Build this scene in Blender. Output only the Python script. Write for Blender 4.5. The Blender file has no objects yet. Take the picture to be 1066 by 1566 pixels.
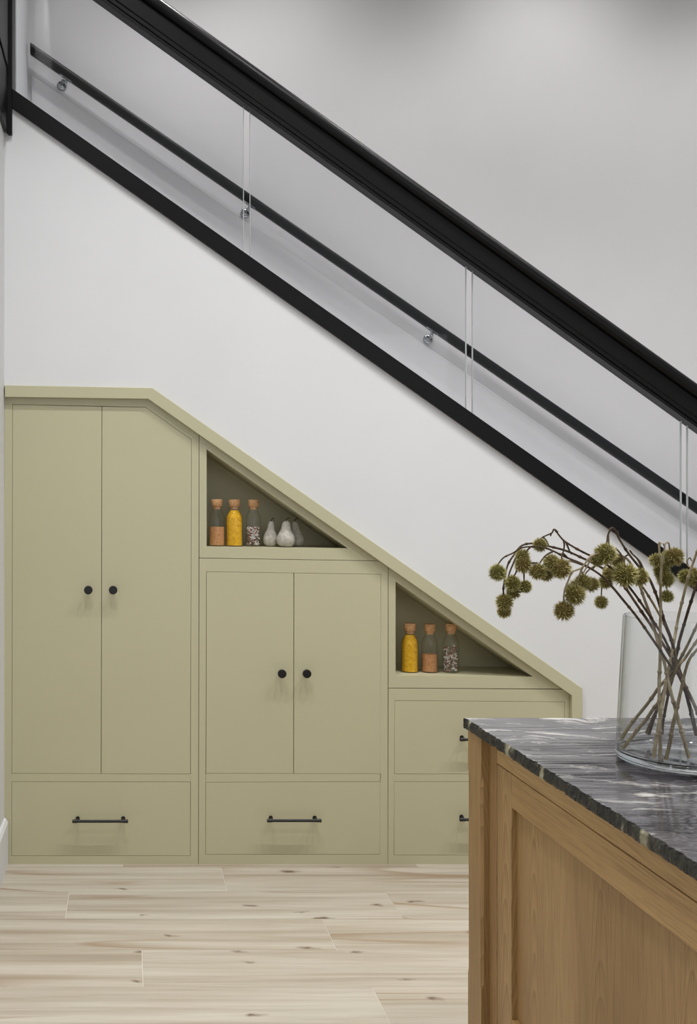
import bpy, bmesh, math, random
from mathutils import Vector, Matrix, noise
R = math.radians
random.seed(7)
scene = bpy.context.scene
C = scene.collection

# ---------------------------------------------------------------- camera, world, lights, exposure
F = 1570.0; D = 4.16; S = D / F; H = 547 * S          # focal length in px, wall distance, metres per px on the wall, eye height
cam = bpy.data.objects.new('camera', bpy.data.cameras.new('camera')); C.objects.link(cam)
cam.location = (0, -D, H); cam.rotation_euler = (R(90), 0, 0)
cam.data.sensor_fit = 'VERTICAL'; cam.data.sensor_height = 36; cam.data.lens = 36 * F / 1566
cam.data.shift_x = 338 / 1566; cam.data.shift_y = -8 / 1566
cam.data.clip_start = 0.05
scene.camera = cam
scene.view_settings.view_transform = 'Standard'; scene.view_settings.look = 'None'
scene.view_settings.gamma = 1; scene.view_settings.use_curve_mapping = False
scene.view_settings.exposure = 0.10
w = bpy.data.worlds.new('world'); scene.world = w; w.use_nodes = True
w.node_tree.nodes['Background'].inputs[0].default_value = (0.93, 0.97, 1.0, 1)
w.node_tree.nodes['Background'].inputs[1].default_value = 0.37
CEIL = 4.85
def spot(x, y, e, size=90, blend=.6, soft=.04, col=(1, .995, .99), tx=0, ty=0):
    l = bpy.data.lights.new('downlight', 'SPOT'); l.energy = e; l.spot_size = R(size); l.spot_blend = blend
    l.shadow_soft_size = soft; l.color = col
    o = bpy.data.objects.new('downlight', l); C.objects.link(o); o.location = (x, y, CEIL - .03)
    o.rotation_euler = (R(ty), R(tx), 0)
for x in (-.05, 1.15, 2.35, 3.55): spot(x, -1.45, 152 if x > 0 else 92, 115, .8, .05)
spot(-.3, -2.1, 105, 120, .8, .06)
for x in (1.3, 2.7): spot(x, -3.4, 75, 120, .8, .06)
for x in (-.08, .66, 2.07, 3.48): spot(x, .25, 80 if x > 1 else (68 if x > 0 else 38), 106, .9, .05)
al = bpy.data.lights.new('window_daylight', 'AREA'); al.shape = 'RECTANGLE'; al.size = 4; al.size_y = 3; al.energy = 35; al.color = (.95, .98, 1)
ao = bpy.data.objects.new('window_daylight', al); C.objects.link(ao); ao.location = (1.8, -8.0, 2.0); ao.rotation_euler = (R(90), 0, 0)

# ---------------------------------------------------------------- helpers
def P(u, v, z=D):
    """point seen at photo position (u, v), z metres in front of the lens"""
    return Vector(((u - 195) * z / F, z - D, H + (775 - v) * z / F))
def wl(o):
    p = Vector((0, 0, 0))
    while o: p += o.location; o = o.parent
    return p
def obj(name, bm, mats, parent=None, smooth=False, kind=None, bevel=0, label=None):
    if parent: bmesh.ops.translate(bm, verts=bm.verts, vec=-wl(parent))
    bmesh.ops.recalc_face_normals(bm, faces=bm.faces)
    me = bpy.data.meshes.new(name)
    if smooth:
        for f in bm.faces: f.smooth = True
    bm.to_mesh(me); bm.free()
    for m in (mats if isinstance(mats, (list, tuple)) else [mats]): me.materials.append(m)
    if smooth: me.set_sharp_from_angle(angle=R(40))
    o = bpy.data.objects.new(name, me); C.objects.link(o); o.parent = parent
    if kind: o['kind'] = kind
    if label: o['label'] = label
    if bevel:
        b = o.modifiers.new('bevel', 'BEVEL'); b.width = bevel; b.segments = 2; b.limit_method = 'ANGLE'; b.angle_limit = R(40)
    return o
def thing(name, label, cat, loc=(0, 0, 0), group=None):
    o = bpy.data.objects.new(name, None); C.objects.link(o); o.location = loc; o.empty_display_size = .05
    o['label'] = label; o['category'] = cat
    if group: o['group'] = group
    return o
def prism(bm, pts, y0, y1):
    """polygon in x,z extruded along y; pts are Vectors"""
    a = [bm.verts.new((p[0], y0, p[2])) for p in pts]; b = [bm.verts.new((p[0], y1, p[2])) for p in pts]
    n = len(pts); fs = [bm.faces.new(a), bm.faces.new(b[::-1])]
    for i in range(n): bm.faces.new((a[i], b[i], b[(i + 1) % n], a[(i + 1) % n]))
    bm.normal_update()
    if n > 4: bmesh.ops.triangulate(bm, faces=fs, ngon_method='EAR_CLIP')
def px(bm, pts, y0, y1):
    prism(bm, [P(u, v, D + y0) for u, v in pts], y0, y1)
def box(bm, x0, x1, y0, y1, z0, z1):
    prism(bm, [(x0, 0, z0), (x1, 0, z0), (x1, 0, z1), (x0, 0, z1)], y0, y1)
def bar(bm, p0, p1, prof):
    """sweep a closed profile of (y, n) along p0-p1; n is the upward perpendicular in the x,z plane"""
    d = (p1 - p0).normalized(); nrm = Vector((-d.z, 0, d.x)); nrm = -nrm if nrm.z < 0 else nrm
    pl = lambda p, y, n: p + Vector((0, y, 0)) + nrm * n - d * (nrm.x * n / d.x)      # ends cut plumb
    r0 = [bm.verts.new(pl(p0, y, n)) for y, n in prof]
    r1 = [bm.verts.new(pl(p1, y, n)) for y, n in prof]
    k = len(prof); fs = [bm.faces.new(r0), bm.faces.new(r1[::-1])]
    for i in range(k): bm.faces.new((r0[i], r0[(i + 1) % k], r1[(i + 1) % k], r1[i]))
    bm.normal_update(); bmesh.ops.triangulate(bm, faces=fs, ngon_method='EAR_CLIP')
def tube(bm, pts, rad, seg=8, cap=True):
    pts = [Vector(p) for p in pts]; n = len(pts)
    rad = rad if isinstance(rad, (list, tuple)) else [rad] * n
    rings = []; ref = Vector((0.3, 1, 0.2)).normalized()
    for i, p in enumerate(pts):
        t = (pts[min(i + 1, n - 1)] - pts[max(i - 1, 0)]).normalized()
        a = t.cross(ref)
        if a.length < 1e-3: a = t.cross(Vector((1, 0, 0)))
        a.normalize(); b = t.cross(a)
        rings.append([bm.verts.new(p + (a * math.cos(q) + b * math.sin(q)) * rad[i]) for q in (2 * math.pi * k / seg for k in range(seg))])
    for i in range(n - 1):
        for k in range(seg):
            bm.faces.new((rings[i][k], rings[i][(k + 1) % seg], rings[i + 1][(k + 1) % seg], rings[i + 1][k]))
    if cap: bm.faces.new(rings[0][::-1]); bm.faces.new(rings[-1])
def lathe(bm, prof, c, seg=32, sq=0):
    """prof of (r, z) revolved about the vertical through c; closed where r == 0"""
    rings = []
    for r, z in prof:
        if r < 1e-6: rings.append([bm.verts.new((c[0], c[1], c[2] + z))])
        else: rings.append([bm.verts.new((c[0] + r * math.cos(q), c[1] + r * math.sin(q), c[2] + z)) for q in (2 * math.pi * k / seg for k in range(seg))])
    for a, b in zip(rings, rings[1:]):
        for k in range(seg):
            k2 = (k + 1) % seg
            if len(a) == 1 and len(b) == 1: continue
            if len(a) == 1: bm.faces.new((a[0], b[k], b[k2]))
            elif len(b) == 1: bm.faces.new((a[k], a[k2], b[0]))
            else: bm.faces.new((a[k], a[k2], b[k2], b[k]))
def crom(pts, n=6):
    out = []; m = len(pts)
    for i in range(m - 1):
        p0, p1, p2, p3 = pts[max(i - 1, 0)], pts[i], pts[i + 1], pts[min(i + 2, m - 1)]
        for k in range(n):
            t = k / n
            out.append(.5 * ((2 * p1) + (p2 - p0) * t + (2 * p0 - 5 * p1 + 4 * p2 - p3) * t * t + (3 * p1 - p0 - 3 * p2 + p3) * t ** 3))
    out.append(pts[-1]); return out

# ---------------------------------------------------------------- materials
def srgb(h):
    h = h.lstrip('#'); c = [int(h[i:i + 2], 16) / 255 for i in (0, 2, 4)]
    return tuple(x / 12.92 if x <= .04045 else ((x + .055) / 1.055) ** 2.4 for x in c) + (1,)
class M:
    def __init__(s, name, col='#808080', rough=.5, spec=.5, metal=0, **k):
        s.m = bpy.data.materials.new(name); s.m.use_nodes = True; s.t = s.m.node_tree; s.n = s.t.nodes
        s.b = s.n['Principled BSDF']; s.b.inputs['Base Color'].default_value = srgb(col)
        s.b.inputs['Roughness'].default_value = rough; s.b.inputs['Specular IOR Level'].default_value = spec
        s.b.inputs['Metallic'].default_value = metal
        for a, v in k.items(): s.b.inputs[a.replace('_', ' ')].default_value = v
    def node(s, typ, ins=None, **k):
        n = s.n.new(typ)
        for a, v in k.items(): setattr(n, a, v)
        for a, v in (ins or {}).items(): s.set(n.inputs[a], v)
        return n
    def set(s, inp, v):
        if isinstance(v, bpy.types.NodeSocket): s.t.links.new(v, inp)
        else: inp.default_value = v
    def math(s, op, a, b=0, c=None):
        n = s.n.new('ShaderNodeMath'); n.operation = op; s.set(n.inputs[0], a); s.set(n.inputs[1], b)
        if c is not None: s.set(n.inputs[2], c)
        return n.outputs[0]
    def coord(s, scale=(1, 1, 1), rnd=0, which='Object'):
        tc = s.node('ShaderNodeTexCoord').outputs[which]
        if rnd:
            oi = s.node('ShaderNodeObjectInfo').outputs['Random']
            v = s.node('ShaderNodeVectorMath', {1: (rnd, rnd * .7, rnd * 1.3)}, operation='SCALE')
            v.inputs[0].default_value = (rnd, rnd * .7, rnd * .3); s.set(v.inputs['Scale'], oi)
            a = s.node('ShaderNodeVectorMath', operation='ADD'); s.set(a.inputs[0], tc); s.set(a.inputs[1], v.outputs[0]); tc = a.outputs[0]
        mp = s.node('ShaderNodeMapping'); mp.inputs['Scale'].default_value = scale; s.set(mp.inputs[0], tc)
        return mp.outputs[0]
    def noise(s, vec, scale=5, detail=4, rough=.5, dist=0):
        return s.node('ShaderNodeTexNoise', {'Vector': vec, 'Scale': scale, 'Detail': detail, 'Roughness': rough, 'Distortion': dist}).outputs['Fac']
    def ramp(s, fac, stops):
        n = s.node('ShaderNodeValToRGB', {'Fac': fac}); e = n.color_ramp.elements
        while len(e) < len(stops): e.new(.5)
        for el, (p, c) in zip(e, stops): el.position = p; el.color = srgb(c) if isinstance(c, str) else (c, c, c, 1)
        return n.outputs[0]
    def mix(s, fac, a, b, blend='MIX'):
        n = s.node('ShaderNodeMix', data_type='RGBA', blend_type=blend); s.set(n.inputs[0], fac)
        for i, v in ((6, a), (7, b)): s.set(n.inputs[i], srgb(v) if isinstance(v, str) else v)
        return n.outputs[2]
    def color(s, c): s.set(s.b.inputs['Base Color'], c)
    def bump(s, h, strength=.2, dist=.002):
        n = s.node('ShaderNodeBump', {'Strength': strength, 'Distance': dist, 'Height': h}); s.t.links.new(n.outputs[0], s.b.inputs['Normal'])

def paint(name, col, rough, amt=.04, bs=.05):
    m = M(name, col, rough, .4); n = m.noise(m.coord(), 2.2, 3)
    m.color(m.mix(m.ramp(n, [(.3, 0.0), (.7, 1.0)]), m.mix(amt, col, '#000000'), col))
    m.bump(m.noise(m.coord(), 500, 2), bs, .0006); return m.m
WALL = paint('white_wall_paint', '#dbdbdc', .75)
WALLB = paint('stairwell_wall_paint', '#d8d5d6', .8)
CEILM = paint('ceiling_paint', '#e4e3e1', .8)
GREEN = paint('sage_green_paint', '#bdb899', .42, .03, .08)
BLACKW = M('black_stained_wood', '#0f0e0e', .36, .22)
_g = BLACKW.noise(BLACKW.coord((30, 30, 30)), 6, 5); BLACKW.bump(_g, .25, .001)
BLACKW.color(BLACKW.ramp(_g, [(.3, '#070707'), (.8, '#100f0f')])); BLACKW = BLACKW.m
BLACKM = M('matt_black_metal', '#0b0b0d', .38, .5).m
CHROME = M('brushed_steel', '#a6a8ab', .22, .5, 1).m
CHANNEL = M('grey_glazing_channel', '#6b696c', .5).m
CORK = M('cork', '#b07c50', .85, .2)
CORK.color(CORK.ramp(CORK.noise(CORK.coord(), 180, 3), [(.3, '#a57850'), (.55, '#cda074'), (.8, '#dfb88e')])); CORK = CORK.m
def clear(name, tint, rough=.02, ior=1.45, edge=None):
    m = M(name); t = m.t; n = m.n
    tr = m.node('ShaderNodeBsdfTransparent', {'Color': tint}); gl = m.node('ShaderNodeBsdfGlossy', {'Roughness': rough})
    if edge:      # thick glass absorbs more where it is crossed at a slant
        lw = m.node('ShaderNodeLayerWeight', {'Blend': .5}).outputs['Facing']
        m.set(tr.inputs[0], m.mix(m.math('POWER', lw, 5), tint, edge))
    bf = m.node('ShaderNodeNewGeometry').outputs['Backfacing']
    fr = m.node('ShaderNodeFresnel', {'IOR': m.math('ADD', m.math('MULTIPLY', bf, 1 / ior - ior), ior)}); mx = m.node('ShaderNodeMixShader')
    t.links.new(fr.outputs[0], mx.inputs[0]); t.links.new(tr.outputs[0], mx.inputs[1]); t.links.new(gl.outputs[0], mx.inputs[2])
    t.links.new(mx.outputs[0], n['Material Output'].inputs['Surface']); return m.m
GLASS = clear('balustrade_glass', (.955, .962, .968, 1), .03, 1.33)
VGLASS = clear('vase_glass', (.98, .985, .985, 1), .01, 1.5, (.50, .55, .58, 1))
BGLASS = clear('bottle_glass', (.985, .99, .985, 1), .03, 1.42, (.55, .62, .58, 1))
SOLIDG = M('thick_clear_glass', '#f4f8fa', .02, .5, Transmission_Weight=1.0, IOR=1.45).m
EDGE = M('polished_glass_edge', '#cdd3d2', .15, .8, Transmission_Weight=.3).m

def oakmat(name, ax, base=('#a17f53', '#b89665', '#c8a877')):
    """oak with the grain along axis ax (0, 1, 2)"""
    m = M(name, '#93734a', .45, .35)
    st = [1, 1, 1]; st[ax] = .07
    v = m.coord(tuple(st), 3.0)
    sp = m.node('ShaderNodeSeparateXYZ'); m.set(sp.inputs[0], m.coord((1, 1, 1), 3.0))
    wv = m.coord((1, 1, 1) if ax != 2 else (1, 1, .5), 3.0)
    wob = m.math('SUBTRACT', m.noise(wv, 3.5, 2), .5); wob2 = m.math('SUBTRACT', m.noise(wv, 9, 2), .5)
    across = m.math('ADD', sp.outputs[0], sp.outputs[1]) if ax == 2 else sp.outputs[2]
    dd = m.math('PINGPONG', m.math('ADD', m.math('ADD', across, .07), m.math('MULTIPLY', wob, .09)), .155)
    ff = m.math('ADD', m.math('MULTIPLY', m.math('MULTIPLY', dd, dd), 120), sp.outputs[ax])
    ff = m.math('ADD', ff, m.math('ADD', m.math('MULTIPLY', wob, .35), m.math('MULTIPLY', wob2, .10)))
    rings = m.math('FRACT', m.math('MULTIPLY', ff, 12))
    rings = m.ramp(rings, [(0, 0.0), (.70, .55), (.93, 1.0), (1.0, 0.0)])
    fine = m.noise(m.coord(tuple(1 if i != ax else .03 for i in range(3)), 3.0), 260, 3, .6)
    broad = m.noise(m.coord(tuple(1 if i != ax else .2 for i in range(3)), 5.0), 4, 2)
    c = m.ramp(broad, [(.3, base[0]), (.55, base[1]), (.8, base[2])])
    c = m.mix(m.math('MULTIPLY', rings, .48 if ax == 2 else .20), c, '#7a5a31')
    c = m.mix(m.math('MULTIPLY', m.ramp(fine, [(.45, 0.0), (.7, 1.0)]), .42), c, '#66492a')
    m.color(c); m.bump(fine, .25, .0006); return m.m
OAKV = oakmat('oak_grain_upright', 2)
OAKH = oakmat('oak_grain_along', 1, ('#a88453', '#c09c68', '#ceac78'))
OAKX = oakmat('oak_grain_across', 0)

STONE = M('polished_dark_stone', '#5a5658', .09, .6)
v1 = STONE.coord((.8, 3.0, 1)); warp = STONE.noise(STONE.coord((1, 1, 1)), 2.6, 3, .5)
vv = STONE.node('ShaderNodeVectorMath', operation='ADD'); STONE.set(vv.inputs[0], v1)
cmb = STONE.node('ShaderNodeCombineXYZ', {'Y': STONE.math('MULTIPLY', warp, 1.1)}); STONE.set(vv.inputs[1], cmb.outputs[0])
s1 = STONE.noise(vv.outputs[0], 5, 5, .6, .3)
c = STONE.ramp(s1, [(.30, '#242325'), (.42, '#403e40'), (.55, '#535053'), (.68, '#666365')])
s2 = STONE.noise(vv.outputs[0], 8.5, 5, .55, .35)
c = STONE.mix(STONE.ramp(s2, [(.56, 0.0), (.59, .6), (.61, .15), (.65, .75), (.70, 1.0)]), c, '#c2beb8')
s3 = STONE.noise(vv.outputs[0], 26, 4, .6, .2)
c = STONE.mix(STONE.ramp(s3, [(.60, 0.0), (.70, .5)]), c, '#a19d99')
STONE.color(c); STONE = STONE.m
SEDGE = M('split_stone_edge', '#26261f', .5, .5)
v1 = SEDGE.coord((1, 1, .35)); e1 = SEDGE.noise(v1, 11, 5, .6, .4)
c = SEDGE.ramp(e1, [(.30, '#090908'), (.52, '#1b1b18'), (.60, '#35342c'), (.645, '#8f8a72'), (.75, '#b5b09a')])
e2 = SEDGE.noise(SEDGE.coord((1, 1, .3)), 110, 4, .7)
c = SEDGE.mix(SEDGE.ramp(e2, [(.60, 0.0), (.75, .8)]), c, '#8d8974')
SEDGE.color(c); SEDGE.bump(e2, .8, .002); SEDGE = SEDGE.m

FLOORM = M('pale_washed_pine', '#c5baa8', .42, .35)
v = FLOORM.coord((.04, 1, 1), 9.0)
gr = FLOORM.noise(v, 15, 5, .6, .3); fine = FLOORM.noise(FLOORM.coord((.04, 1, 1), 9.0), 90, 3, .6)
c = FLOORM.ramp(gr, [(.28, '#94887a'), (.42, '#aaa192'), (.56, '#bbb4a7'), (.75, '#c8c2b6')])
c = FLOORM.mix(FLOORM.math('MULTIPLY', FLOORM.ramp(fine, [(.45, 0.0), (.75, 1.0)]), .35), c, '#a08d74')
cath = FLOORM.noise(FLOORM.coord((.10, 1, 1), 9.0), 3.6, 1.5, .4, .3)
rg = FLOORM.ramp(FLOORM.math('FRACT', FLOORM.math('MULTIPLY', cath, 11)), [(0, 0.0), (.7, .15), (.92, 1.0), (1, 0.0)])
msk = FLOORM.ramp(FLOORM.noise(FLOORM.coord((.25, 1, 1), 9.0), 2.6, 1), [(.50, 0.0), (.62, 1.0)])
c = FLOORM.mix(FLOORM.math('MULTIPLY', FLOORM.math('MULTIPLY', rg, msk), .75), c, '#8f745a')
kw = FLOORM.node('ShaderNodeVectorMath', operation='ADD'); FLOORM.set(kw.inputs[0], FLOORM.coord((2.0, 5.2, 0), 9.0))
kn_ = FLOORM.node('ShaderNodeTexNoise', {'Vector': FLOORM.coord((1, 1, 0), 9.0), 'Scale': 14, 'Detail': 2}); sc_ = FLOORM.node('ShaderNodeVectorMath', operation='SCALE'); FLOORM.set(sc_.inputs[0], kn_.outputs['Color']); sc_.inputs['Scale'].default_value = .22
FLOORM.set(kw.inputs[1], sc_.outputs[0])
vn = FLOORM.node('ShaderNodeTexVoronoi', {'Vector': kw.outputs[0], 'Scale': 1.0, 'Randomness': 1.0}, voronoi_dimensions='2D')
sx = FLOORM.node('ShaderNodeSeparateColor'); FLOORM.set(sx.inputs[0], vn.outputs['Color'])
vo = FLOORM.math('ADD', vn.outputs['Distance'], FLOORM.math('MULTIPLY', FLOORM.math('SUBTRACT', FLOORM.noise(FLOORM.coord((1, 2, 1)), 90, 3), .5), .03))
vo = FLOORM.math('ADD', vo, FLOORM.math('MULTIPLY', FLOORM.math('SUBTRACT', sx.outputs[0], .35), .05))
vo = FLOORM.math('ADD', vo, FLOORM.math('MULTIPLY', FLOORM.math('GREATER_THAN', sx.outputs[1], .82), 1.0))
c = FLOORM.mix(FLOORM.ramp(vo, [(.022, .95), (.042, .55), (.085, 0.0)]), c, '#5f4a38')
tint = FLOORM.node('ShaderNodeObjectInfo').outputs['Random']
c = FLOORM.mix(FLOORM.math('MULTIPLY', tint, .16), c, '#a39377')
FLOORM.color(c); FLOORM.bump(fine, .12, .0008); FLOORM = FLOORM.m
GROUT = M('floor_joint_filler', '#d9d2c6', .8).m

POWO = M('orange_spice_powder', '#b57440', .9, .2); POWO.color(POWO.ramp(POWO.noise(POWO.coord(), 160, 4), [(.35, '#b07b4c'), (.65, '#c8956a')])); POWO = POWO.m
POWY = M('yellow_spice_powder', '#cf9a14', .8, .2); POWY.color(POWY.ramp(POWY.noise(POWY.coord(), 90, 4), [(.35, '#cf9a16'), (.65, '#e6b52e')])); POWY = POWY.m
SHW = M('white_shell', '#e2ddd8', .5).m; SHB = M('brown_shell', '#9a6350', .5).m
PEARM = M('pale_stone_pear', '#b7b2a9', .7, .3)
pn = PEARM.noise(PEARM.coord(), 70, 5, .65); PEARM.color(PEARM.ramp(pn, [(.30, '#a09b92'), (.5, '#b9b4ab'), (.70, '#c9c5bc')])); PEARM.bump(pn, .3, .001); PEARM = PEARM.m
PSTEM = M('dark_pear_stem', '#241d18', .6).m
TWIGD = M('dark_twig', '#3d3027', .75, .2); TWIGD.color(TWIGD.ramp(TWIGD.noise(TWIGD.coord((1, 1, .3)), 120, 3), [(.3, '#382c23'), (.7, '#665341')])); TWIGD = TWIGD.m
TWIGP = M('pale_twig', '#a3967a', .75, .2); TWIGP.color(TWIGP.ramp(TWIGP.noise(TWIGP.coord((1, 1, .3)), 120, 3), [(.3, '#7b6c50'), (.7, '#aea184')])); TWIGP = TWIGP.m
TWIGM = M('olive_brown_twig', '#75684a', .75, .2); TWIGM.color(TWIGM.ramp(TWIGM.noise(TWIGM.coord((1, 1, .3)), 120, 3), [(.3, '#57492f'), (.7, '#8a7c5a')])); TWIGM = TWIGM.m
BURR = M('olive_green_burr', '#808a3a', .7, .3)
ln = BURR.node('ShaderNodeVectorMath', operation='LENGTH'); BURR.set(ln.inputs[0], BURR.node('ShaderNodeTexCoord').outputs['Object'])
rn = BURR.node('ShaderNodeObjectInfo').outputs['Random']
ca = BURR.ramp(ln.outputs['Value'], [(.60, '#3f3a14'), (.74, '#79743a'), (.90, '#aaa560'), (1.0, '#c8c288')])
cb = BURR.ramp(ln.outputs['Value'], [(.60, '#4a3c16'), (.74, '#80703a'), (.90, '#a99c5e'), (1.0, '#c5b884')])
BURR.color(BURR.mix(rn, ca, cb)); BURR = BURR.m

# ---------------------------------------------------------------- room shell
XL = -.4995; YB = 1.0
def struct(name, bm, m, **k): return obj(name, bm, m, kind='structure', **k)
bm = bmesh.new(); box(bm, XL - .12, XL, -4.9, YB + .12, -.05, CEIL); struct('wall_left', bm, WALL)
bm = bmesh.new(); box(bm, XL, 5.2, YB, YB + .12, -.05, CEIL); struct('wall_back', bm, WALLB)
bm = bmesh.new(); box(bm, XL - .12, 5.2, -4.9, YB + .12, CEIL, CEIL + .1); struct('ceiling', bm, CEILM)
# closed wall under the stair, cut round the cabinets
low = lambda u: 391 + .7055 * (u - 340)
top = lambda u: 361.8 + .7055 * (u - 340)
bm = bmesh.new()
px(bm, [(6.5, low(6.5) - 12), (1645, low(1645) - 12), (1645, 1322), (889.5, 1322), (889.5, 1053.5), (233, 595), (6.5, 591)], 0, .09)
struct('wall_front', bm, WALL)
# skirting along the left wall
bm = bmesh.new()
prism(bm, [(XL, 0, 0), (XL + .016, 0, 0), (XL + .016, 0, .172), (XL + .008, 0, .186), (XL, 0, .19)], -4.9, -.0005)
struct('baseboard_left', bm, WALL)
# floor: a sub-floor with separate planks
bm = bmesh.new(); box(bm, XL - .12, 5.2, -4.9, YB, -.05, -.0012); fl = struct('floor', bm, GROUT)
PW = .256; PLN = 1.19
starts = [-.02, .377, -.218, .686, .048, -.45, .27, .9, .5, .12, .75, -.1, .4, 1.0, .2, .6, -.3, .33, .8, .1]
planks = {}
def plank_mesh(l):
    k = round(l, 3)
    if k not in planks:
        b = bmesh.new(); box(b, 0, l - .0020, 0, PW - .0006, -.0011, 0)
        me = bpy.data.meshes.new('plank'); bmesh.ops.recalc_face_normals(b, faces=b.faces); b.to_mesh(me); b.free(); me.materials.append(FLOORM); planks[k] = me
    return planks[k]
for r in range(20):
    y1 = -.035 - PW * r + PW; y0 = y1 - PW
    x = starts[r] - 2 * PLN
    while x < 4.9:
        a = max(x, XL); b = min(x + PLN, 4.95)
        if b - a > .05:
            o = bpy.data.objects.new('plank', plank_mesh(b - a)); C.objects.link(o); o.parent = fl; o.location = (a, y0 - (0 if r else .0), 0)
        x += PLN

# solid flight of steps between the two walls, out of sight behind the rail
bm = bmesh.new()
zn = lambda x: 2.55 - .7055 * x
pts = []; go = .18 / .7055; n = 16
xs = 3.61
outl = [(xs, 0, 0)]
for i in range(n):
    outl.append((xs - go * i, 0, .18 * (i + 1))); outl.append((xs - go * (i + 1), 0, .18 * (i + 1)))
outl += [(XL, 0, 2.88), (XL, 0, 2.62)]
outl += [(3.30, 0, 0)]
prism(bm, outl, .09, YB); struct('staircase', bm, WALL)
# painted string board along the back wall beside the steps
bm = bmesh.new(); zb = D + YB
a = P(48, 236 + .689 * (48 - 225), zb); b = P(1240, 236 + .689 * (1240 - 225), zb)
prism(bm, [a, b, b + Vector((0, 0, -.5)), a + Vector((0, 0, -.5))], YB - .012, YB - .0003); struct('trim_1', bm, WALLB, bevel=.004)

# ---------------------------------------------------------------- balustrade
bal = thing('stair_balustrade', 'black timber and frameless glass balustrade running down the open side of the stairs', 'balustrade', (XL + .06, .02, 2.9))
hb = lambda u: .718 * (u - 157)              # lower edge of the hand rail in the photo
z0 = D - .032
prof = [(0.0, 0), (.006, 0), (.006, .012), (.012, .012), (.012, .0145), (.004, .0145), (.004, .030), (0, .0325), (0, .0895), (.062, .0895), (.062, 0)]
prof = [(0.006, 0), (.006, .012), (.014, .012), (.014, .0145), (.004, .0145), (.004, .030), (0, .0325), (0, .0905), (.066, .0905), (.066, 0)]
bm = bmesh.new(); bar(bm, P(19, hb(19), z0), P(1500, hb(1500), z0), prof); obj('rail_board', bm, BLACKW, bal, bevel=.0012)
cap = []
for i in range(9): q = R(180 + 90 - i * 22.5) ; cap.append((-.006 + .024 * math.cos(q) , .0915 + .026 + .026 * math.sin(q)))
cap = [(.004, .0915), (-.012, .0925), (-.018, .098), (-.022, .108), (-.022, .120), (-.017, .130), (-.008, .1375), (.006, .1415), (.034, .1425), (.06, .1415), (.074, .1375), (.083, .130), (.088, .120), (.088, .108), (.084, .098), (.078, .0925), (.062, .0915)]
bm = bmesh.new(); bar(bm, P(19, hb(19), z0), P(1500, hb(1500), z0), cap); o = obj('handrail_cap', bm, BLACKW, bal, smooth=True)
bm = bmesh.new(); z1 = D - .016
t_ = (.0291 * 0 + 29.2 * math.cos(math.atan(.7055)) * z1 / F)
bar(bm, P(18.5, low(18.5), z1), P(1640, low(1640), z1), [(0, 0), (0, t_), (.105, t_), (.105, 0)])
obj('base_rail', bm, BLACKW, bal, bevel=.0015)
edges = [(23, 373), (382, 713.5), (722.5, 1042.5), (1051.5, 1370)]
zg = D + .015
for a, b in edges:
    bm = bmesh.new()
    prism(bm, [P(a, top(a) + 3, zg), P(b, top(b) + 3, zg), P(b, hb(b) - 6, zg), P(a, hb(a) - 6, zg)], .015, .025)
    g = obj('glass_pane', bm, GLASS, bal)
    for e, s in ((a, 1), (b, -1)):
        bm = bmesh.new(); e2 = e + s * .85
        prism(bm, [P(min(e, e2), top(e) + 3, zg), P(max(e, e2), top(e) + 3, zg), P(max(e, e2), hb(e) - 6, zg), P(min(e, e2), hb(e) - 6, zg)], .0145, .0255)
        obj('polished_edge', bm, EDGE, g)
bm = bmesh.new(); px(bm, [(18.5, 150), (23, 150), (23, -260), (18.5, -260)], .0, .04); obj('glazing_channel', bm, CHANNEL, bal)
np_ = thing('newel_post', 'black timber post casing on the left wall at the top of the balustrade', 'post', (XL + .008, -.4, 2.96))
zb_ = H + 570 * S
bm = bmesh.new(); box(bm, XL + .0002, XL + .0155, -1.1, -.0205, zb_, CEIL); obj('side_board', bm, BLACKW, np_, bevel=.002)
bm = bmesh.new(); box(bm, XL + .0157, XL + .022, -1.1, -.06, zb_ + .25, CEIL); obj('raised_bead', bm, BLACKW, np_, bevel=.003)
bm = bmesh.new(); px(bm, [(12.2, 205), (18.3, 205), (18.3, -260), (9, -260), (9, 200)], -.02, -.0005); obj('front_board', bm, BLACKW, np_, bevel=.0015)

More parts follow.
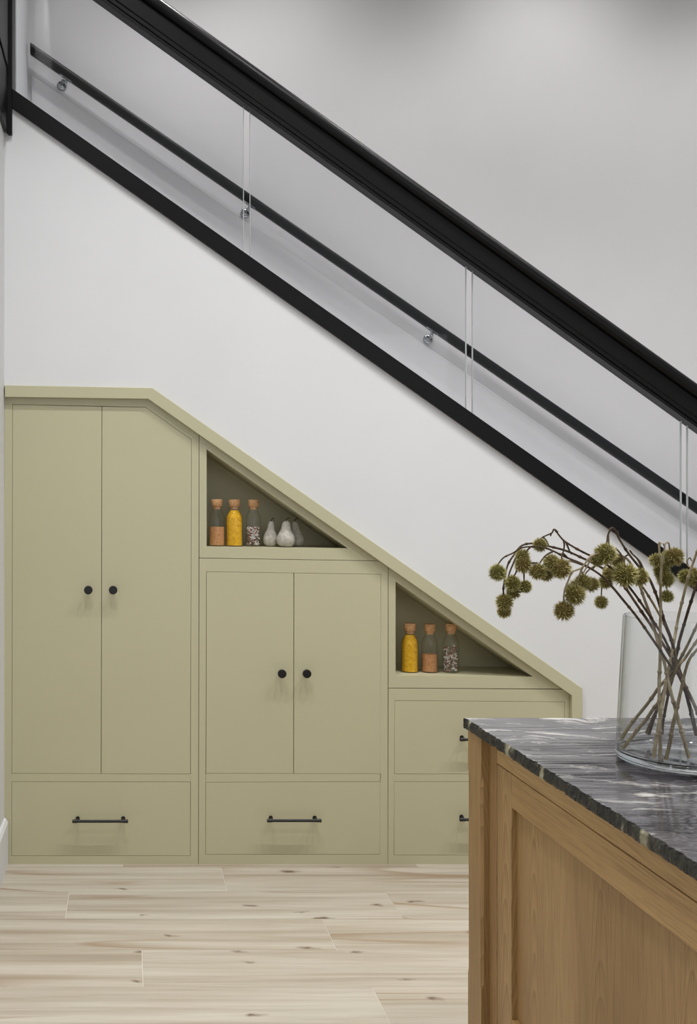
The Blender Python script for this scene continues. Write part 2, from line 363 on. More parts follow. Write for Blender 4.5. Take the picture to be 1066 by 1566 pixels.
# wall handrail on the far wall of the stair
wh = thing('wall_handrail', 'slim black timber handrail on steel brackets on the wall behind the glass', 'handrail', P(46, 72, D + .93))
zh = D + .91
u0 = lambda u: 63 + .689 * (u - 46)
k = zh / F; th = 17.4 * math.cos(math.atan(.689)) * k
pr = []
for i in range(20):
    q = 2 * math.pi * i / 20; cx = abs(math.cos(q)) ** .6 * math.copysign(1, math.cos(q)); sy = abs(math.sin(q)) ** .6 * math.copysign(1, math.sin(q))
    pr.append((.022 + .022 * cx, -th / 2 + th / 2 * sy))
bm = bmesh.new(); bar(bm, P(46, u0(46), zh), P(1330, u0(1330), zh), pr); obj('rail', bm, BLACKW, wh, smooth=True)
for bu, bv in ((94.7, 131.5), (375, 326.5), (654.5, 519)):
    c0 = P(bu, bv, D + YB); r = 7.6 * (D + YB) / F
    bm = bmesh.new()
    tube(bm, [c0 + Vector((0, y, 0)) for y in (-.0005, -.006, -.011, -.015, -.018)], [r, r, r * .88, r * .6, r * .1], 28)
    b_ = obj('bracket', bm, CHROME, wh, smooth=True)
    t0 = P(bu + 6, u0(bu + 6) + 17.8, zh + .022)
    bm = bmesh.new(); tube(bm, crom([c0 + Vector((0, -.014, 0)), c0 + Vector((.006, -.05, .008)), Vector((t0.x, t0.y, t0.z - .028)), t0], 5), .0065, 10)
    obj('bracket_arm', bm, CHROME, b_, smooth=True)
    bm = bmesh.new(); d = Vector((1, 0, -.689)).normalized()
    bar(bm, t0 - d * .034, t0 + d * .034, [(-.014, -.006), (-.014, 0), (.014, 0), (.014, -.006)])
    obj('bracket_saddle', bm, CHROME, b_)

# ---------------------------------------------------------------- built-in cabinets
Y0 = .004                                      # plane of the face frames
def frame(parent, polys):
    bm = bmesh.new()
    for p in polys: px(bm, p, Y0, Y0 + .022)
    return obj('face_frame', bm, GREEN, parent)
def inset(pts, d=.45):
    c = [sum(p[i] for p in pts) / len(pts) for i in (0, 1)]
    out = []; n = len(pts)
    area = sum(pts[i][0] * pts[(i + 1) % n][1] - pts[(i + 1) % n][0] * pts[i][1] for i in range(n))
    s = 1 if area > 0 else -1
    for i in range(n):
        a, b, c_ = Vector(pts[i - 1]), Vector(pts[i]), Vector(pts[(i + 1) % n])
        n1 = (b - a).normalized(); n2 = (c_ - b).normalized()
        n1 = Vector((-n1.y, n1.x)) * s; n2 = Vector((-n2.y, n2.x)) * s
        k = 1 + n1.dot(n2); out.append(tuple(b + (n1 + n2) * d / k))
    return out
def leaf(parent, name, pts):
    bm = bmesh.new(); px(bm, inset(pts), Y0 + .0005, Y0 + .019); return obj(name, bm, GREEN, parent, bevel=.0008)
def knob(parent, u, v):
    c = P(u, v, D - .028)
    bm = bmesh.new(); tube(bm, [Vector((c.x, y, c.z)) for y in (Y0 - .0005, Y0 - .004, Y0 - .0042, Y0 - .016, -.018, -.019, -.021, -.032, -.034)], [.0085, .0085, .0055, .0055, .010, .0155, .0172, .0172, .0155], 28)
    obj('knob', bm, BLACKM, parent, smooth=True, label='round black knob')
def handle(parent, ua, ub, v):
    zf = D - .035; a, b = P(ua, v, zf), P(ub, v, zf)
    bm = bmesh.new(); r = .0058
    L = b.x - a.x
    tube(bm, [Vector((a.x + t, a.y, a.z)) for t in (0, .001, .019, .0192, L - .0192, L - .019, L - .001, L)], [r * 1.05, r * 1.2, r * 1.2, r, r, r * 1.2, r * 1.2, r * 1.05], 16)
    h = obj('handle', bm, BLACKM, parent, smooth=True, label='slim black bar handle')
    for x in (a.x + .020, b.x - .020):
        bm = bmesh.new(); tube(bm, [Vector((x, y, a.z)) for y in (Y0 - .0003, Y0 - .003, Y0 - .0032, a.y)], [.0085, .0085, .005, .005], 16)
        obj('post', bm, BLACKM, h, smooth=True)
def carcass(parent, pts):
    bm = bmesh.new(); px(bm, pts, Y0 + .03, .34); obj('carcass', bm, GREEN, parent)
# tall cupboard
cA = thing('cupboard', 'tall sage green cupboard with two long doors and a low drawer, against the left wall', 'cupboard', P(155, 1322, D + .02))
frame(cA, [[(7, 604), (230, 607), (223, 622.5), (19, 618), (7, 618)], [(230, 607), (304, 659), (304, 680), (293, 672), (223, 622.5)],
           [(7, 618), (19, 618), (17.5, 1322), (6.3, 1322)], [(293, 672), (304, 680), (303.3, 1322), (291.3, 1322)],
           [(18, 1183), (291.6, 1184), (291.5, 1195.5), (17.6, 1195)], [(17.5, 1309), (291.3, 1309), (291.3, 1322), (17.5, 1322)]])
d = leaf(cA, 'door', [(19, 618), (156, 621.3), (154.7, 1183.5), (17.8, 1183)]); knob(d, 135, 902.5)
d = leaf(cA, 'door', [(156, 621.3), (223, 622.5), (293, 672), (291.5, 1184), (154.7, 1183.5)]); knob(d, 173, 902.5)
d = leaf(cA, 'drawer', [(17.7, 1195), (291.5, 1195.5), (291.3, 1309), (17.5, 1309)]); handle(d, 110.5, 196, 1256)
carcass(cA, [(9, 608), (226, 612), (302, 668), (302, 1320), (9, 1320)])
# middle cupboard
cB = thing('cupboard', 'sage green cupboard with two shorter doors and a low drawer, right of the tall cupboard', 'cupboard', P(449, 1322, D + .02))
frame(cB, [[(304.8, 853.6), (315.5, 853.8), (314, 1322), (304, 1322)], [(583, 858.2), (593.4, 858.7), (592.8, 1322), (581, 1322)],
           [(315.5, 853.8), (583, 858.2), (583, 878), (315.5, 874)], [(315, 1183), (582.5, 1183.5), (582, 1195), (314.5, 1196)],
           [(314, 1307), (581.2, 1307), (581, 1322), (314, 1322)]])
d = leaf(cB, 'door', [(315.5, 874), (449.5, 876), (449, 1183.3), (314.8, 1183)]); knob(d, 431.5, 1030.5)
d = leaf(cB, 'door', [(449.5, 876), (583, 878), (582.5, 1183.5), (449, 1183.3)]); knob(d, 469.5, 1030.5)
d = leaf(cB, 'drawer', [(314.4, 1196), (582, 1195), (581.3, 1307), (314, 1307)]); handle(d, 408.5, 491.5, 1255)
carcass(cB, [(306, 856), (592, 861), (592, 1320), (306, 1320)])
# drawer unit
cC = thing('drawer_unit', 'low sage green unit of two wide drawers, partly hidden by the oak island', 'drawers', P(735, 1322, D + .02))
frame(cC, [[(594.2, 1052.7), (603.8, 1052.7), (602.3, 1322), (593.4, 1322)], [(603.8, 1052.7), (862, 1054.6), (868, 1058.5), (864, 1073), (603.5, 1071)],
           [(864, 1073), (868, 1058.5), (877, 1064.5), (877, 1322), (863, 1322)], [(603, 1184), (863.8, 1184), (863.6, 1195), (602.8, 1195)],
           [(602.4, 1308), (863, 1308), (863, 1322), (602.3, 1322)]])
d = leaf(cC, 'drawer', [(603.5, 1071), (864, 1073), (863.8, 1184), (603, 1184)]); handle(d, 703.5, 787, 1131)
d = leaf(cC, 'drawer', [(602.8, 1195), (863.6, 1195), (863.2, 1308), (602.4, 1308)]); handle(d, 703, 787, 1253.5)
carcass(cC, [(596, 1055), (862, 1057), (873, 1066), (873, 1320), (596, 1320)])
# triangular open shelf units
def shelf_unit(label, fr, a, b, c, dep=.262):
    """a top corner, b left bottom corner, c right tip of the opening"""
    t = thing('shelf_unit', label, 'shelf', P(b[0], b[1], D + .02) + Vector((.25, .1, -.04)))
    frame(t, fr)
    A, B, Cc = (P(*q, D + Y0) for q in (a, b, c))
    th = .012; y0, y1 = Y0 + .0225, dep
    bm = bmesh.new(); prism(bm, [A + Vector((-.001, 0, .002)), B + Vector((-.001, 0, -.001)), Cc + Vector((.003, 0, -.001))], y1, y1 + th); obj('back_panel', bm, GREEN, t)
    bm = bmesh.new(); prism(bm, [A, B, B + Vector((-th, 0, 0)), A + Vector((-th, 0, 0))], y0, y1); obj('side_panel', bm, GREEN, t)
    bm = bmesh.new(); prism(bm, [B, Cc, Cc + Vector((0, 0, -th)), B + Vector((0, 0, -th))], y0, y1); obj('shelf', bm, GREEN, t)
    n = (Cc - A).normalized(); n = Vector((-n.z, 0, n.x)); n = -n if n.z < 0 else n
    bm = bmesh.new(); prism(bm, [A, Cc, Cc + n * th, A + n * th], y0, y1); obj('sloping_panel', bm, GREEN, t)
    return B.z, Cc.z
sz1 = shelf_unit('sage green triangular open shelf above the two shorter doors', [
    [(304.8, 657), (316, 665), (316, 853), (304.8, 852.7)], [(316, 665), (589, 855.5), (587, 857.6), (559, 857.1), (532, 838.5), (316, 687)],
    [(316, 836), (532, 838.5), (559, 857.1), (316, 853)]], (316, 687), (316, 836), (532, 838.5))
sz2 = shelf_unit('sage green triangular open shelf above the wide drawers', [
    [(594.2, 862), (605, 870), (605, 1051.8), (594.2, 1051.8)], [(605, 870), (866, 1052), (864, 1053.6), (843, 1053.3), (815, 1035), (605, 889)],
    [(605, 1033), (815, 1035), (843, 1053.3), (605, 1051.8)]], (605, 889), (605, 1033), (815, 1035))
# raised surround
bm = bmesh.new()
px(bm, [(7.2, 589), (233, 593), (891, 1053), (891, 1322), (875, 1322), (875, 1064), (226.5, 610), (7.2, 607)], -.02, -.0003)
o = obj('cabinet_surround', bm, GREEN, bevel=.0015)
o['label'] = 'raised sage green moulding framing the top and right side of the under-stair cabinets'; o['category'] = 'moulding'

# ---------------------------------------------------------------- bottles and pears
def bottle(u, shelf, y, label, fill, kind, w=25.0, hh=72.0):
    k = (D + y) / F; x = (u - 195) * k; zs = shelf + .0002
    r = w * k / 2; h = hh * k
    t = thing('cork_bottle', label, 'bottle', (x, y, zs), 'cork-stoppered glass bottles on the triangular shelves')
    c = (x, y, zs)
    outer = [(0, 0), (r * .85, 0), (r * .97, .002), (r, .006), (r, h * .56), (r * .97, h * .62), (r * .86, h * .68), (r * .68, h * .735), (r * .56, h * .775), (r * .54, h * .80), (r * .54, h * .835), (r * .60, h * .838), (r * .60, h * .85)]
    bm = bmesh.new(); lathe(bm, outer, c, 32); obj('bottle_glass', bm, BGLASS, t, smooth=True)
    bm = bmesh.new(); lathe(bm, [(0, h * .79), (r * .48, h * .79), (r * .52, h * .85), (r * .62, h * .852), (r * .66, h * .86), (r * .70, h * .99), (r * .66, h), (0, h)], c, 24)
    obj('cork', bm, CORK, t, smooth=True)
    ins = .93
    full = [(0, .004), (r * ins, .004), (r * ins, h * .56), (r * .9, h * .62), (r * .79, h * .68), (r * .60, h * .735), (r * .50, h * .77)]
    if kind in ('o', 'y'):
        f = h * fill; pr = [p for p in full if p[1] < f]
        pr += [(min(r * ins, full[-1][0] if f > h * .76 else pr[-1][0]), f), (0, f + .001)]
        bm = bmesh.new(); lathe(bm, pr, c, 28); obj('powder', bm, POWO if kind == 'o' else POWY, t, smooth=True)
    else:
        bm = bmesh.new(); rnd = random.Random(int(u))
        for i in range(150):
            q = rnd.uniform(0, 6.283); rr = r * .80 * math.sqrt(rnd.uniform(.1, 1)); z = .008 + rnd.uniform(0, 1) * h * fill * (1 - .10 * rnd.random())
            p = Vector((x + rr * math.cos(q), y + rr * math.sin(q), zs + z)); dr = Vector((rnd.gauss(0, 1), rnd.gauss(0, 1), rnd.gauss(0, .6))).normalized() * rnd.uniform(.005, .009)
            a, b = p - dr, p + dr
            lim = []
            for e in (a, b):
                v2 = Vector((e.x - x, e.y - y)); l = v2.length
                if l > r * .88: v2 *= r * .88 / l
                lim.append(Vector((x + v2.x, y + v2.y, max(e.z, zs + .006))))
            n0 = len(bm.faces); tube(bm, [lim[0], (lim[0] + lim[1]) / 2, lim[1]], [.0012, .0024, .0014], 5)
            mi = 1 if rnd.random() < .38 else 0
            for f in list(bm.faces)[n0:]: f.material_index = mi
        o = obj('shells', bm, [SHW, SHB], t, kind='stuff')
b1, b2 = sz1[0] - .0003, sz2[0] + .0000
def shelf_at(sz, ub, uc, u): return sz[0] + (sz[1] - sz[0]) * (u - ub) / (uc - ub)
s1 = lambda u: shelf_at(sz1, 316, 532, u); s2 = lambda u: shelf_at(sz2, 605, 815, u)
bottle(331.8, s1(331), .075, 'cork-stoppered bottle of orange powder, leftmost on the upper triangular shelf', .41, 'o', 24.5, 71.5)
bottle(358.5, s1(358), .075, 'cork-stoppered bottle full of yellow powder on the upper triangular shelf', .77, 'y', 25.5, 71.5)
bottle(387.5, s1(387), .075, 'cork-stoppered bottle of shells beside the pears on the upper triangular shelf', .40, 's', 23.5, 71.5)
bottle(626.5, s2(626), .10, 'cork-stoppered bottle full of yellow powder on the lower triangular shelf', .77, 'y', 25.5, 74)
bottle(657, s2(657), .10, 'cork-stoppered bottle half full of orange powder on the lower triangular shelf', .37, 'o', 24, 73.5)
bottle(689.5, s2(689), .10, 'cork-stoppered bottle of shells, rightmost on the lower triangular shelf', .50, 's', 24.5, 74.5)
def pear(u, v_top, v_bot, w, y, lean, label, seedr):
    k = (D + y) / F; x = (u - 195) * k; zs = s1(u) + .0003; h = (v_bot - v_top) * k; r = w * k / 2
    t = thing('ornamental_pear', label, 'pear', (x, y, zs), 'stone pears on the upper triangular shelf')
    bm = bmesh.new()
    prof = [(0, 0), (.35, .004), (.62, .03), (.84, .10), (.97, .20), (1, .29), (.96, .39), (.83, .50), (.66, .60), (.53, .70), (.47, .79), (.43, .88), (.34, .95), (.18, .99), (0, 1.0)]
    lathe(bm, [(a * r, b * h) for a, b in prof], (x, y, zs), 32)
    for v in bm.verts:
        q = (v.co.z - zs) / h; v.co.x += lean * r * q * q
        v.co += (v.co - Vector((x, y, v.co.z))) * noise.noise(v.co * 30 + Vector((seedr, 0, 0))) * .10
    obj('pear_body', bm, PEARM, t, smooth=True)
    tx = x + lean * r
    bm = bmesh.new(); tube(bm, crom([Vector((tx, y, zs + h * .97)), Vector((tx + .001, y, zs + h * 1.04)), Vector((tx + .006, y, zs + h * 1.09)), Vector((tx + .013, y, zs + h * 1.115))], 4), .0019, 7)
    obj('stem', bm, PSTEM, t, smooth=True)
pear(413.5, 797.5, 836.5, 22, .085, .12, 'pale stone pear next to the bottle of shells', 1)
pear(437, 797, 837, 28.5, .055, .05, 'largest pale stone pear in front, middle of the three', 2)
pear(453.5, 798, 836.5, 24, .125, -.25, 'greyer stone pear half hidden behind the front pear', 3)

# ---------------------------------------------------------------- island
zi = .619 * D; si = zi / F; TOPZ = H - 323 * si; BOTZ = TOPZ - .0255
XS = (708 - 195) * si; YF = zi - D; YN = YF - 1.95; XR = 1.95
slab_o = Vector(((XS + XR) / 2, (YF + YN) / 2, BOTZ))
bm = bmesh.new(); rows = 6; N = 420
sts = []
for j in range(N + 1):
    y = YF + (YN - YF) * j / N; ring = []
    ring.append(bm.verts.new((XR, y, BOTZ)))
    for k in range(rows):
        q = k / (rows - 1); z = BOTZ + (TOPZ - BOTZ) * q
        d1 = noise.noise(Vector((y * 38, q * 1.3, 3))) * .5 + .5; d2 = noise.noise(Vector((y * 130, q * 3, 7)))
        step = abs(noise.noise(Vector((y * 22, 9, q * .6))))
        dx = .0035 * d1 + .0026 * d2 + .007 * step
        if k == rows - 1: dx += .0065 * max(0, noise.noise(Vector((y * 55, 1, 1)))) + .004 * abs(noise.noise(Vector((y * 150, 5, 1)))) + .0008
        if k == 0: dx += .0015
        if j == 0: dx *= .4
        ring.append(bm.verts.new((XS + dx, y, z - (.0008 * abs(d2) if k == rows - 1 else 0))))
    ring.append(bm.verts.new((XR, y, TOPZ)))
    sts.append(ring)
n = rows + 2
for a, b in zip(sts, sts[1:]):
    for k in range(n):
        f = bm.faces.new((a[k], a[(k + 1) % n], b[(k + 1) % n], b[k]))
        if 1 <= k <= rows - 1: f.material_index = 1
for ring in (sts[0], sts[-1]):
    f = bm.faces.new(ring); f.material_index = 1
o = obj('worktop', bm, [STONE, SEDGE]); o['label'] = 'dark grey polished stone worktop with white streaks and a rough split edge'; o['category'] = 'worktop'

isl = thing('kitchen_island', 'oak kitchen island with panelled side under the dark stone worktop', 'island', (XS + .55, YF - .95, 0))
XP = .851; XB = .870; YA = .9965 * zi - D; YP = .959 * zi - D       # post outer face, body face, post far and near sides
yy = lambda t: t * zi - D
bm = bmesh.new()
# corner post with stopped chamfers on both outer arrises
c = .006
def ring_post(z, ch): return [(XP, YA - ch, z), (XP + ch, YA, z), (XP + .09, YA, z), (XP + .09, YP, z), (XP + ch, YP, z), (XP, YP + ch, z)]
rs = [(0, .0005), (.285, .0005), (.30, c), (.788, c), (.805, .0005), (BOTZ - .0003, .0005)]
prev = None
for z, ch in rs:
    cur = [bm.verts.new(p) for p in ring_post(z, ch)]
    if prev:
        for k in range(6): bm.faces.new((prev[k], prev[(k + 1) % 6], cur[(k + 1) % 6], cur[k]))
    else: bm.faces.new(cur)
    prev = cur
bm.faces.new(prev); obj('corner_post', bm, OAKV, isl)
YE = YN + .03; yd0 = yy(.939); yd1 = yy(.904); ye1 = yd0 - .98
def b_(name, x0, x1, y0, y1, z0, z1, m, par=isl, bev=.0015):
    bm = bmesh.new(); box(bm, x0, x1, min(y0, y1), max(y0, y1), z0, z1); return obj(name, bm, m, par, bevel=bev)
ZR = H - 369 * si; ZP = H - 415.8 * si; ZL = H - 709 * si
b_('frame_stile', XB, XB + .022, YP, yd0 + .0008, 0, BOTZ - .0003, OAKV)
b_('frame_rail', XB, XB + .022, yd0, YE, ZR + .001, BOTZ - .0003, OAKH)
b_('frame_stile', XB, XB + .022, ye1 - .0008, ye1 - .05, 0, ZR, OAKV)
b_('plinth', XB + .03, XB + .05, YP - .01, YE, 0, .12, OAKH)
b_('carcass', XB + .0245, XR - .06, YA - .02, YE, .12, BOTZ - .0004, OAKV)
# panelled door
dr = thing('x', '', '')
bpy.data.objects.remove(dr)
bm = bmesh.new(); g = .0012
box(bm, XB + .0135, XB + .019, ye1 + .02, yd1 + .01, ZL - .01, ZP + .01); door = obj('side_panel', bm, OAKV, isl, bevel=0)
def sub(name, y0, y1, z0, z1, m):
    bm = bmesh.new(); box(bm, XB + .0004, XB + .0205, min(y0, y1), max(y0, y1), z0, z1); return obj(name, bm, m, door, bevel=.0015)
sub('panel_stile', yd0 - g, yd1, .13, ZR - g, OAKV)
sub('panel_stile', ye1 + g, ye1 + .09, .13, ZR - g, OAKV)
sub('panel_rail', yd1 - .0002, ye1 + .0902, ZP, ZR - g, OAKH)
sub('panel_rail', yd1 - .0002, ye1 + .0902, .13, ZL, OAKH)
b_('far_end_panel', XP + .095, XR - .09, YA - .004, YA - .024, .0, BOTZ - .0003, OAKV)

# ---------------------------------------------------------------- vase
zv = 2.132; vx = 702.4 * si; vy = zv - D; rb, rt, vh = .1265, .1115, .302
vas = thing('glass_vase', 'large clear glass cylinder vase holding dried branches on the stone worktop', 'vase', (vx, vy, TOPZ + .0002))
c = (vx, vy, TOPZ + .0002)
rad_ = lambda z: rb + (rt - rb) * z / vh
w_ = .0045
bm = bmesh.new()
pr = [(rad_(z), z) for z in (.0185, .08, .15, .22, vh - .002)] + [(rt - w_ * .5, vh)] + [(rad_(z) - w_, z) for z in (vh - .002, .22, .15, .08, .0185)]
pr.append(pr[0]); lathe(bm, pr, c, 96); bmesh.ops.remove_doubles(bm, verts=bm.verts, dist=1e-5)
obj('vase_wall', bm, VGLASS, vas, smooth=True)
bm = bmesh.new()
lathe(bm, [(0, .001), (rb * .80, .0005), (rb * .90, 0), (rb * .965, .002), (rb * .995, .007), (rb, .013), (rb - .0006, .018), (rb - .003, .0200), (rb - .006, .0185), (rb - .012, .0158), (rb - .03, .0145), (0, .014)], c, 96)
obj('vase_base', bm, SOLIDG, vas, smooth=True)

# ---------------------------------------------------------------- branches with burrs
def burr_mesh(seed, ns=400):
    rnd = random.Random(seed); bm = bmesh.new(); bmesh.ops.create_icosphere(bm, subdivisions=2, radius=.70)
    for i in range(ns):
        z = 1 - 2 * (i + .5) / ns; q = i * 2.39996; s = math.sqrt(1 - z * z)
        d = Vector((s * math.cos(q), s * math.sin(q), z)); d = (d + Vector([rnd.gauss(0, .10) for _ in range(3)])).normalized()
        a = d.orthogonal().normalized(); b = d.cross(a)
        L = rnd.uniform(.98, 1.22); w0 = rnd.uniform(.045, .066)
        bent = (d + Vector([rnd.gauss(0, .16) for _ in range(3)])).normalized()
        base = [bm.verts.new(d * .62 + (a * math.cos(t) + b * math.sin(t)) * w0) for t in (0, 2.09, 4.19)]
        tip = bm.verts.new(d * .62 + bent * (L - .62))
        for k in range(3): bm.faces.new((base[k], base[(k + 1) % 3], tip))
    me = bpy.data.meshes.new('seed_burr'); bmesh.ops.recalc_face_normals(bm, faces=bm.faces); bm.to_mesh(me); bm.free(); me.materials.append(BURR); return me
BM = [burr_mesh(i) for i in (1, 2, 3)]
nb = [0]
def branch(label, pts, r0, r1, mat, burrs=(), twigs=(), loc=None):
    """pts: (u, v, depth offset from the vase axis), tip first or last as listed from the bottom up"""
    W = [P(u, v, zv + dz) for u, v, dz in pts]
    t = thing('dried_branch', label, 'branch', W[0], 'dried burr branches in the glass vase')
    cr = crom(W, 6); n = len(cr); L = 0; rr = []
    for i, p in enumerate(cr):
        if i: L += (p - cr[i - 1]).length
        f = i / (n - 1); r = r0 + (r1 - r0) * f
        rr.append(r)
    # jitter and nodes
    out = []; ro = []
    acc = 0; nxt = .05
    for i, p in enumerate(cr):
        if i: acc += (p - cr[i - 1]).length
        out.append(p + Vector((noise.noise(p * 22), noise.noise(p * 22 + Vector((9, 0, 0))), 0)) * .0009); ro.append(rr[i] * (1 + .12 * noise.noise(p * 60)))
    bm = bmesh.new(); tube(bm, out, ro, 8); 
    # raised nodes along the stem
    acc = 0; nxt = .045
    for i in range(1, len(out)):
        seg = (out[i] - out[i - 1]); acc += seg.length
        if acc > nxt and i < len(out) - 1:
            dd = seg.normalized(); r = ro[i]
            tube(bm, [out[i] - dd * .004, out[i] - dd * .0015, out[i] + dd * .0015, out[i] + dd * .004], [r * .95, r * 1.38, r * 1.38, r * .95], 8); nxt = acc + .055
    st = obj('stem', bm, mat, t, smooth=True)
    if twigs:
        for tw in twigs:
            bm = bmesh.new(); q = crom([P(u, v, zv + dz) for u, v, dz in tw], 5)
            tube(bm, q, [.0021 - .0009 * i / (len(q) - 1) for i in range(len(q))], 6)
            obj('twig', bm, mat, t, smooth=True)
    for u, v, r, dz in burrs:
        o = bpy.data.objects.new('seed_burr', BM[nb[0] % 3]); C.objects.link(o); o.parent = t
        z = zv + dz; o.location = P(u, v, z) - wl(t); s = r * z / F * 1.15; nb[0] += 1
        o.scale = (s, s, s * .97); o.rotation_euler = (nb[0] * 1.3, nb[0] * .7, nb[0] * 2.1)
    return t
CR = 0.0
branch('dark branch arching furthest left, its burrs hanging at the far left end',
       [(1080, 1125, -.07), (1064, 1084, -.045), (1046, 1046, -.02), (1035, 1022, -.01), (1025, 1003, 0), (1009, 977, .015), (991, 950, .03), (971, 920, .04), (955, 896.5, .05), (937.6, 881, .06), (922, 869.5, .06), (904.4, 860, .06), (867.6, 843, .06), (837.6, 835, .06), (815, 831, .06), (797, 835, .055), (785, 850, .05), (776, 865, .05), (771.5, 886, .05), (770, 902, .05), (771, 914, .05)],
       .0034, .0016, TWIGD,
       [(771.5, 920.6, 12, .05), (771, 935, 9.8, .065), (783.5, 892, 11.5, .045), (785, 905.6, 10, .06), (803, 897, 9.5, .05)],
       [[(797, 835, .055), (787, 857, .05), (778, 880, .048), (780, 888, .046)], [(791, 868, .046), (789, 876, .045), (784, 884, .045)], [(801, 872, .05), (801.5, 882, .05), (801.5, 892, .05)]])
branch('thin branch arching left, ending in a lone burr at the far left',
       [(1066, 1124, .03), (1055.6, 1080, .02), (1046, 1052, .01), (1036, 1030, 0), (1023, 1015, -.02), (1007, 990, -.03), (975, 945, -.045), (950, 914, -.05), (923.6, 884, -.05), (897.5, 866, -.05), (867.6, 853, -.05), (837.6, 839, -.04), (815, 836, -.04), (797, 838, -.035), (785, 845.5, -.03), (770, 853, -.03), (761, 864, -.03)],
       .0032, .0013, TWIGD,
       [(761, 875.6, 12, -.03), (799.3, 850, 10, -.03), (800, 863.6, 12, -.035), (822.6, 874, 12, -.045), (836, 878.6, 10, -.035), (843.6, 860.6, 12, -.05), (858, 869.6, 14.5, -.06)],
       [[(812, 836, -.04), (806, 842, -.037), (800, 852, -.035)], [(846, 843, -.045), (834, 850, -.045), (825, 862, -.045)], [(867.6, 853, -.05), (860, 846, -.055), (859, 858, -.06)], [(822, 861, -.045), (810, 861, -.04), (802, 862, -.036)], [(897, 866, -.05), (872, 858, -.055), (862, 860, -.06)]])
branch('dark branch with a forked kink at its tip, high on the left',
       [(1013, 1122, .10), (1014.5, 1100, .085), (1022, 1062, .045), (1031, 1020, .02), (1020, 985, 0), (998, 948, -.01), (968, 905, -.02), (945, 878, -.02), (920, 858, -.02), (897, 847, -.02), (880, 838, -.02), (864, 828, -.02), (856, 820, -.02), (848, 809.5, -.02), (844, 815, -.02), (835, 819, -.02), (829, 822, -.02), (820, 830, -.02)],
       .0030, .0013, TWIGD,
       [(826, 833.5, 10, -.02)],
       [[(830, 821, -.02), (835, 826, -.02), (839, 834, -.02)], [(862, 826, -.02), (863, 836, -.02), (860, 850, -.02)], [(852, 815, -.02), (853, 812, -.02)], [(843, 815, -.02), (842, 820, -.02)], [(866, 830, -.02), (870, 840, -.02), (874, 848, -.02)]])
branch('pale branch whose burrs hang lowest between the two clusters',
       [(1054, 1160, -.06), (1043, 1119, -.045), (1032.7, 1085, -.03), (1024, 1050, -.02), (1014.5, 1009, -.01), (1004, 975, 0), (998, 950, 0), (987, 920, -.01), (978.6, 894.7, -.02), (968, 868, -.03), (955, 852, -.04), (930, 845, -.05), (905, 850, -.06), (892, 866, -.06), (884, 871, -.06), (875, 875, -.06), (868, 890, -.06), (863, 905, -.06), (862.4, 920, -.06)],
       .0036, .0014, TWIGP,
       [(862.4, 934, 14, -.06), (879, 910, 14.5, -.065), (879.6, 901, 12.5, -.05), (891.6, 890.6, 12, -.055), (905, 894, 10.5, -.05)],
       [[(892, 866, -.06), (886, 880, -.06), (882, 898, -.06)], [(888, 872, -.06), (893, 880, -.056), (895, 886, -.055)], [(905, 850, -.06), (900, 862, -.056), (890, 880, -.055)]])
branch('dark branch rising to a sharp peak against the black base rail',
       [(1065, 1124, .06), (1053, 1075, .04), (1043, 1038, .02), (1036.4, 1016, .01), (1027, 979, 0), (1016, 949, -.01), (1002, 905, -.02), (991.7, 882.5, -.03), (977.7, 867, -.04), (962, 847.6, -.04), (948, 825, -.04), (937.6, 807.5, -.04), (930, 818, -.04), (928, 830, -.045), (922, 834, -.045)],
       .0036, .0015, TWIGD,
       [(926, 846.7, 15, -.05), (914, 855.5, 10, -.03), (944.5, 858, 9, -.03), (956, 879, 17, -.06), (977.7, 882.5, 13, -.045)],
       [[(930, 818, -.04), (931, 828, -.045), (932, 836, -.05)], [(941, 838, -.045), (950, 848, -.05), (955, 862, -.055)], [(985, 873, -.035), (978, 858, -.035), (966, 846, -.035), (963, 841, -.035)], [(962, 848, -.04), (956, 852, -.045), (955, 866, -.055)], [(944, 812, -.04), (946, 820, -.04)], [(982, 868, -.04), (975, 855, -.042), (968, 848, -.04), (964, 842, -.04)]])
branch('branch arching left with small burrs hanging in the middle of the bunch',
       [(988.5, 1121, .11), (1005, 1084, .07), (1024, 1043, .03), (1034, 1008, 0), (1022, 968, .02), (1000, 925, .05), (975, 888, .06), (950, 868, .07), (930, 860, .07), (915, 862, .07), (905, 872, .07)],
       .0030, .0015, TWIGM,
       [(919.3, 921, 9.5, .06), (926, 890, 10, .06), (934, 877, 11, .05)],
       [[(930, 860, .07), (924, 870, .065), (921, 890, .06), (919.5, 913, .06)], [(934, 862, .06), (934, 868, .055)], [(915, 862, .07), (900, 872, .07), (890, 885, .07)]])
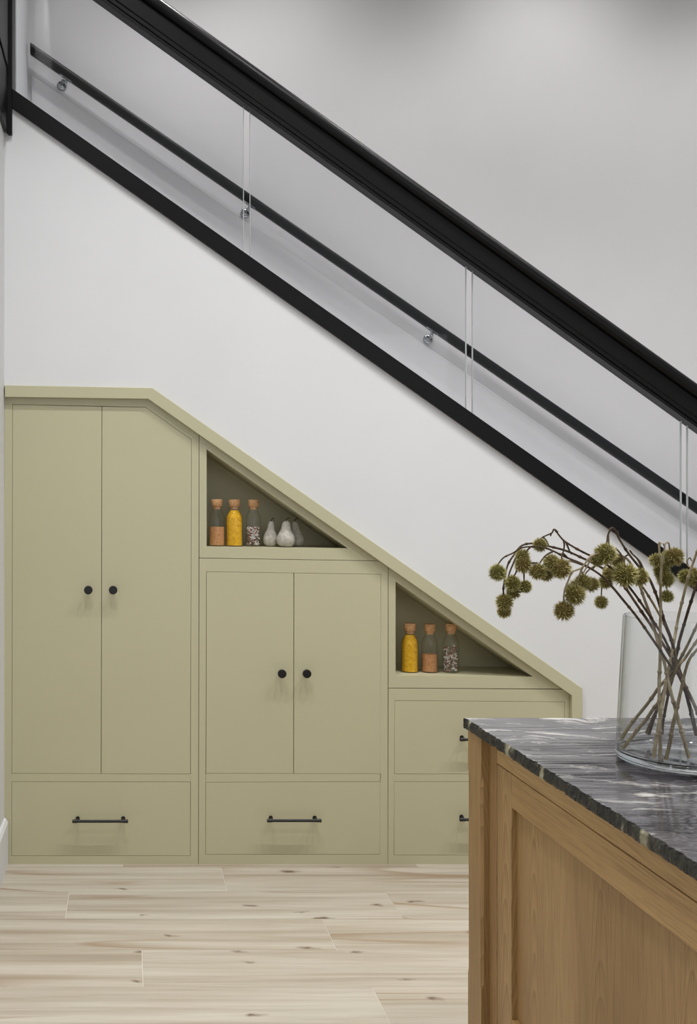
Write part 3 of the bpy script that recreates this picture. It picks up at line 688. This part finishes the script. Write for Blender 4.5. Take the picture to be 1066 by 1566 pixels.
branch('pale upright branch with a forked tip and burrs below the black base rail',
       [(1009, 1159.6, -.03), (1009.7, 1118.5, -.028), (1008, 1048, -.02), (1010, 993, -.02), (1010, 957.5, -.03), (1010.5, 900, -.04), (1010.9, 863, -.045), (1008.5, 848, -.045), (1007.4, 831, -.045)],
       .0036, .0020, TWIGP,
       [(1004, 857, 9.8, -.03), (1031, 851, 13, -.03), (1019.6, 856, 11, -.02), (1011.8, 874, 11, -.02), (1018, 886, 12, -.025), (1020.5, 912, 9, -.03)],
       [[(1010.9, 863, -.045), (1014, 852, -.045), (1016.5, 836, -.045), (1014, 831, -.045)], [(1015.5, 834, -.045), (1019, 830, -.04), (1023, 831, -.04), (1024, 840, -.035), (1026, 846, -.03)], [(1011, 832, -.045), (1008, 829.5, -.045), (1010, 835, -.045)], [(1019, 893, -.028), (1019.5, 898, -.03), (1020, 905, -.03)]])
branch('pale branch leaning right beside the right-hand burrs',
       [(998.8, 1159.6, -.05), (1005, 1124, -.045), (1018.6, 1043, -.015), (1027, 1002, 0), (1031, 980, .01), (1036.4, 950, .02), (1044, 915.7, .01), (1054.5, 877, 0), (1061.5, 856, 0), (1067, 840, 0)],
       .0036, .0022, TWIGP,
       [(1049, 882.5, 10.5, .02), (1062, 882.5, 13.5, .03)],
       [[(1057, 868, 0), (1052, 864, .01), (1051, 857, .01), (1055, 853, .01), (1058, 858, .015)]])
branch('dark branch leaning steeply right across the pale ones',
       [(992.6, 1122.6, .11), (1001, 1095, .08), (1016, 1055, .05), (1035, 1001, .015), (1039, 980, 0), (1046, 955.6, -.02), (1057, 920, -.05), (1065, 896.5, -.06), (1080, 862, -.07), (1096, 840, -.08)],
       .0036, .0022, TWIGD, [(1090, 858, 13, -.07), (1108, 850, 12, -.08)])
branch('olive brown stem footed at the far left of the vase, leaning right',
       [(948.8, 1131, .06), (965, 1107.5, .05), (990, 1077, .035), (1007.7, 1051.5, .02), (1026.8, 1029.6, .01), (1040.5, 1007.7, -.01), (1051.5, 986, -.02), (1068, 951, -.03), (1090, 905, -.04), (1120, 860, -.05)],
       .0036, .0022, TWIGM, [(1124, 872, 13, -.05)])
branch('olive brown stem footed at the near left of the vase base, leaning right',
       [(953, 1144.5, .03), (975, 1116, .02), (987, 1102, .015), (1001, 1081.5, .01), (1016, 1062, .005), (1036.4, 1021, -.035), (1048.8, 1005, -.03), (1066, 979, -.03), (1100, 930, -.03), (1140, 890, -.03)],
       .0038, .0022, TWIGM, [(1146, 900, 13, -.03)])
branch('olive brown stem footed at the near middle of the vase base',
       [(1018.6, 1162, -.06), (1026.8, 1124, -.05), (1033.7, 1087, -.04), (1042, 1053, -.03), (1047.4, 1029.6, -.03), (1054, 1009, -.03), (1066, 993, -.03), (1090, 965, -.04), (1130, 925, -.05)],
       .0038, .0022, TWIGM, [(1138, 934, 12, -.05)])
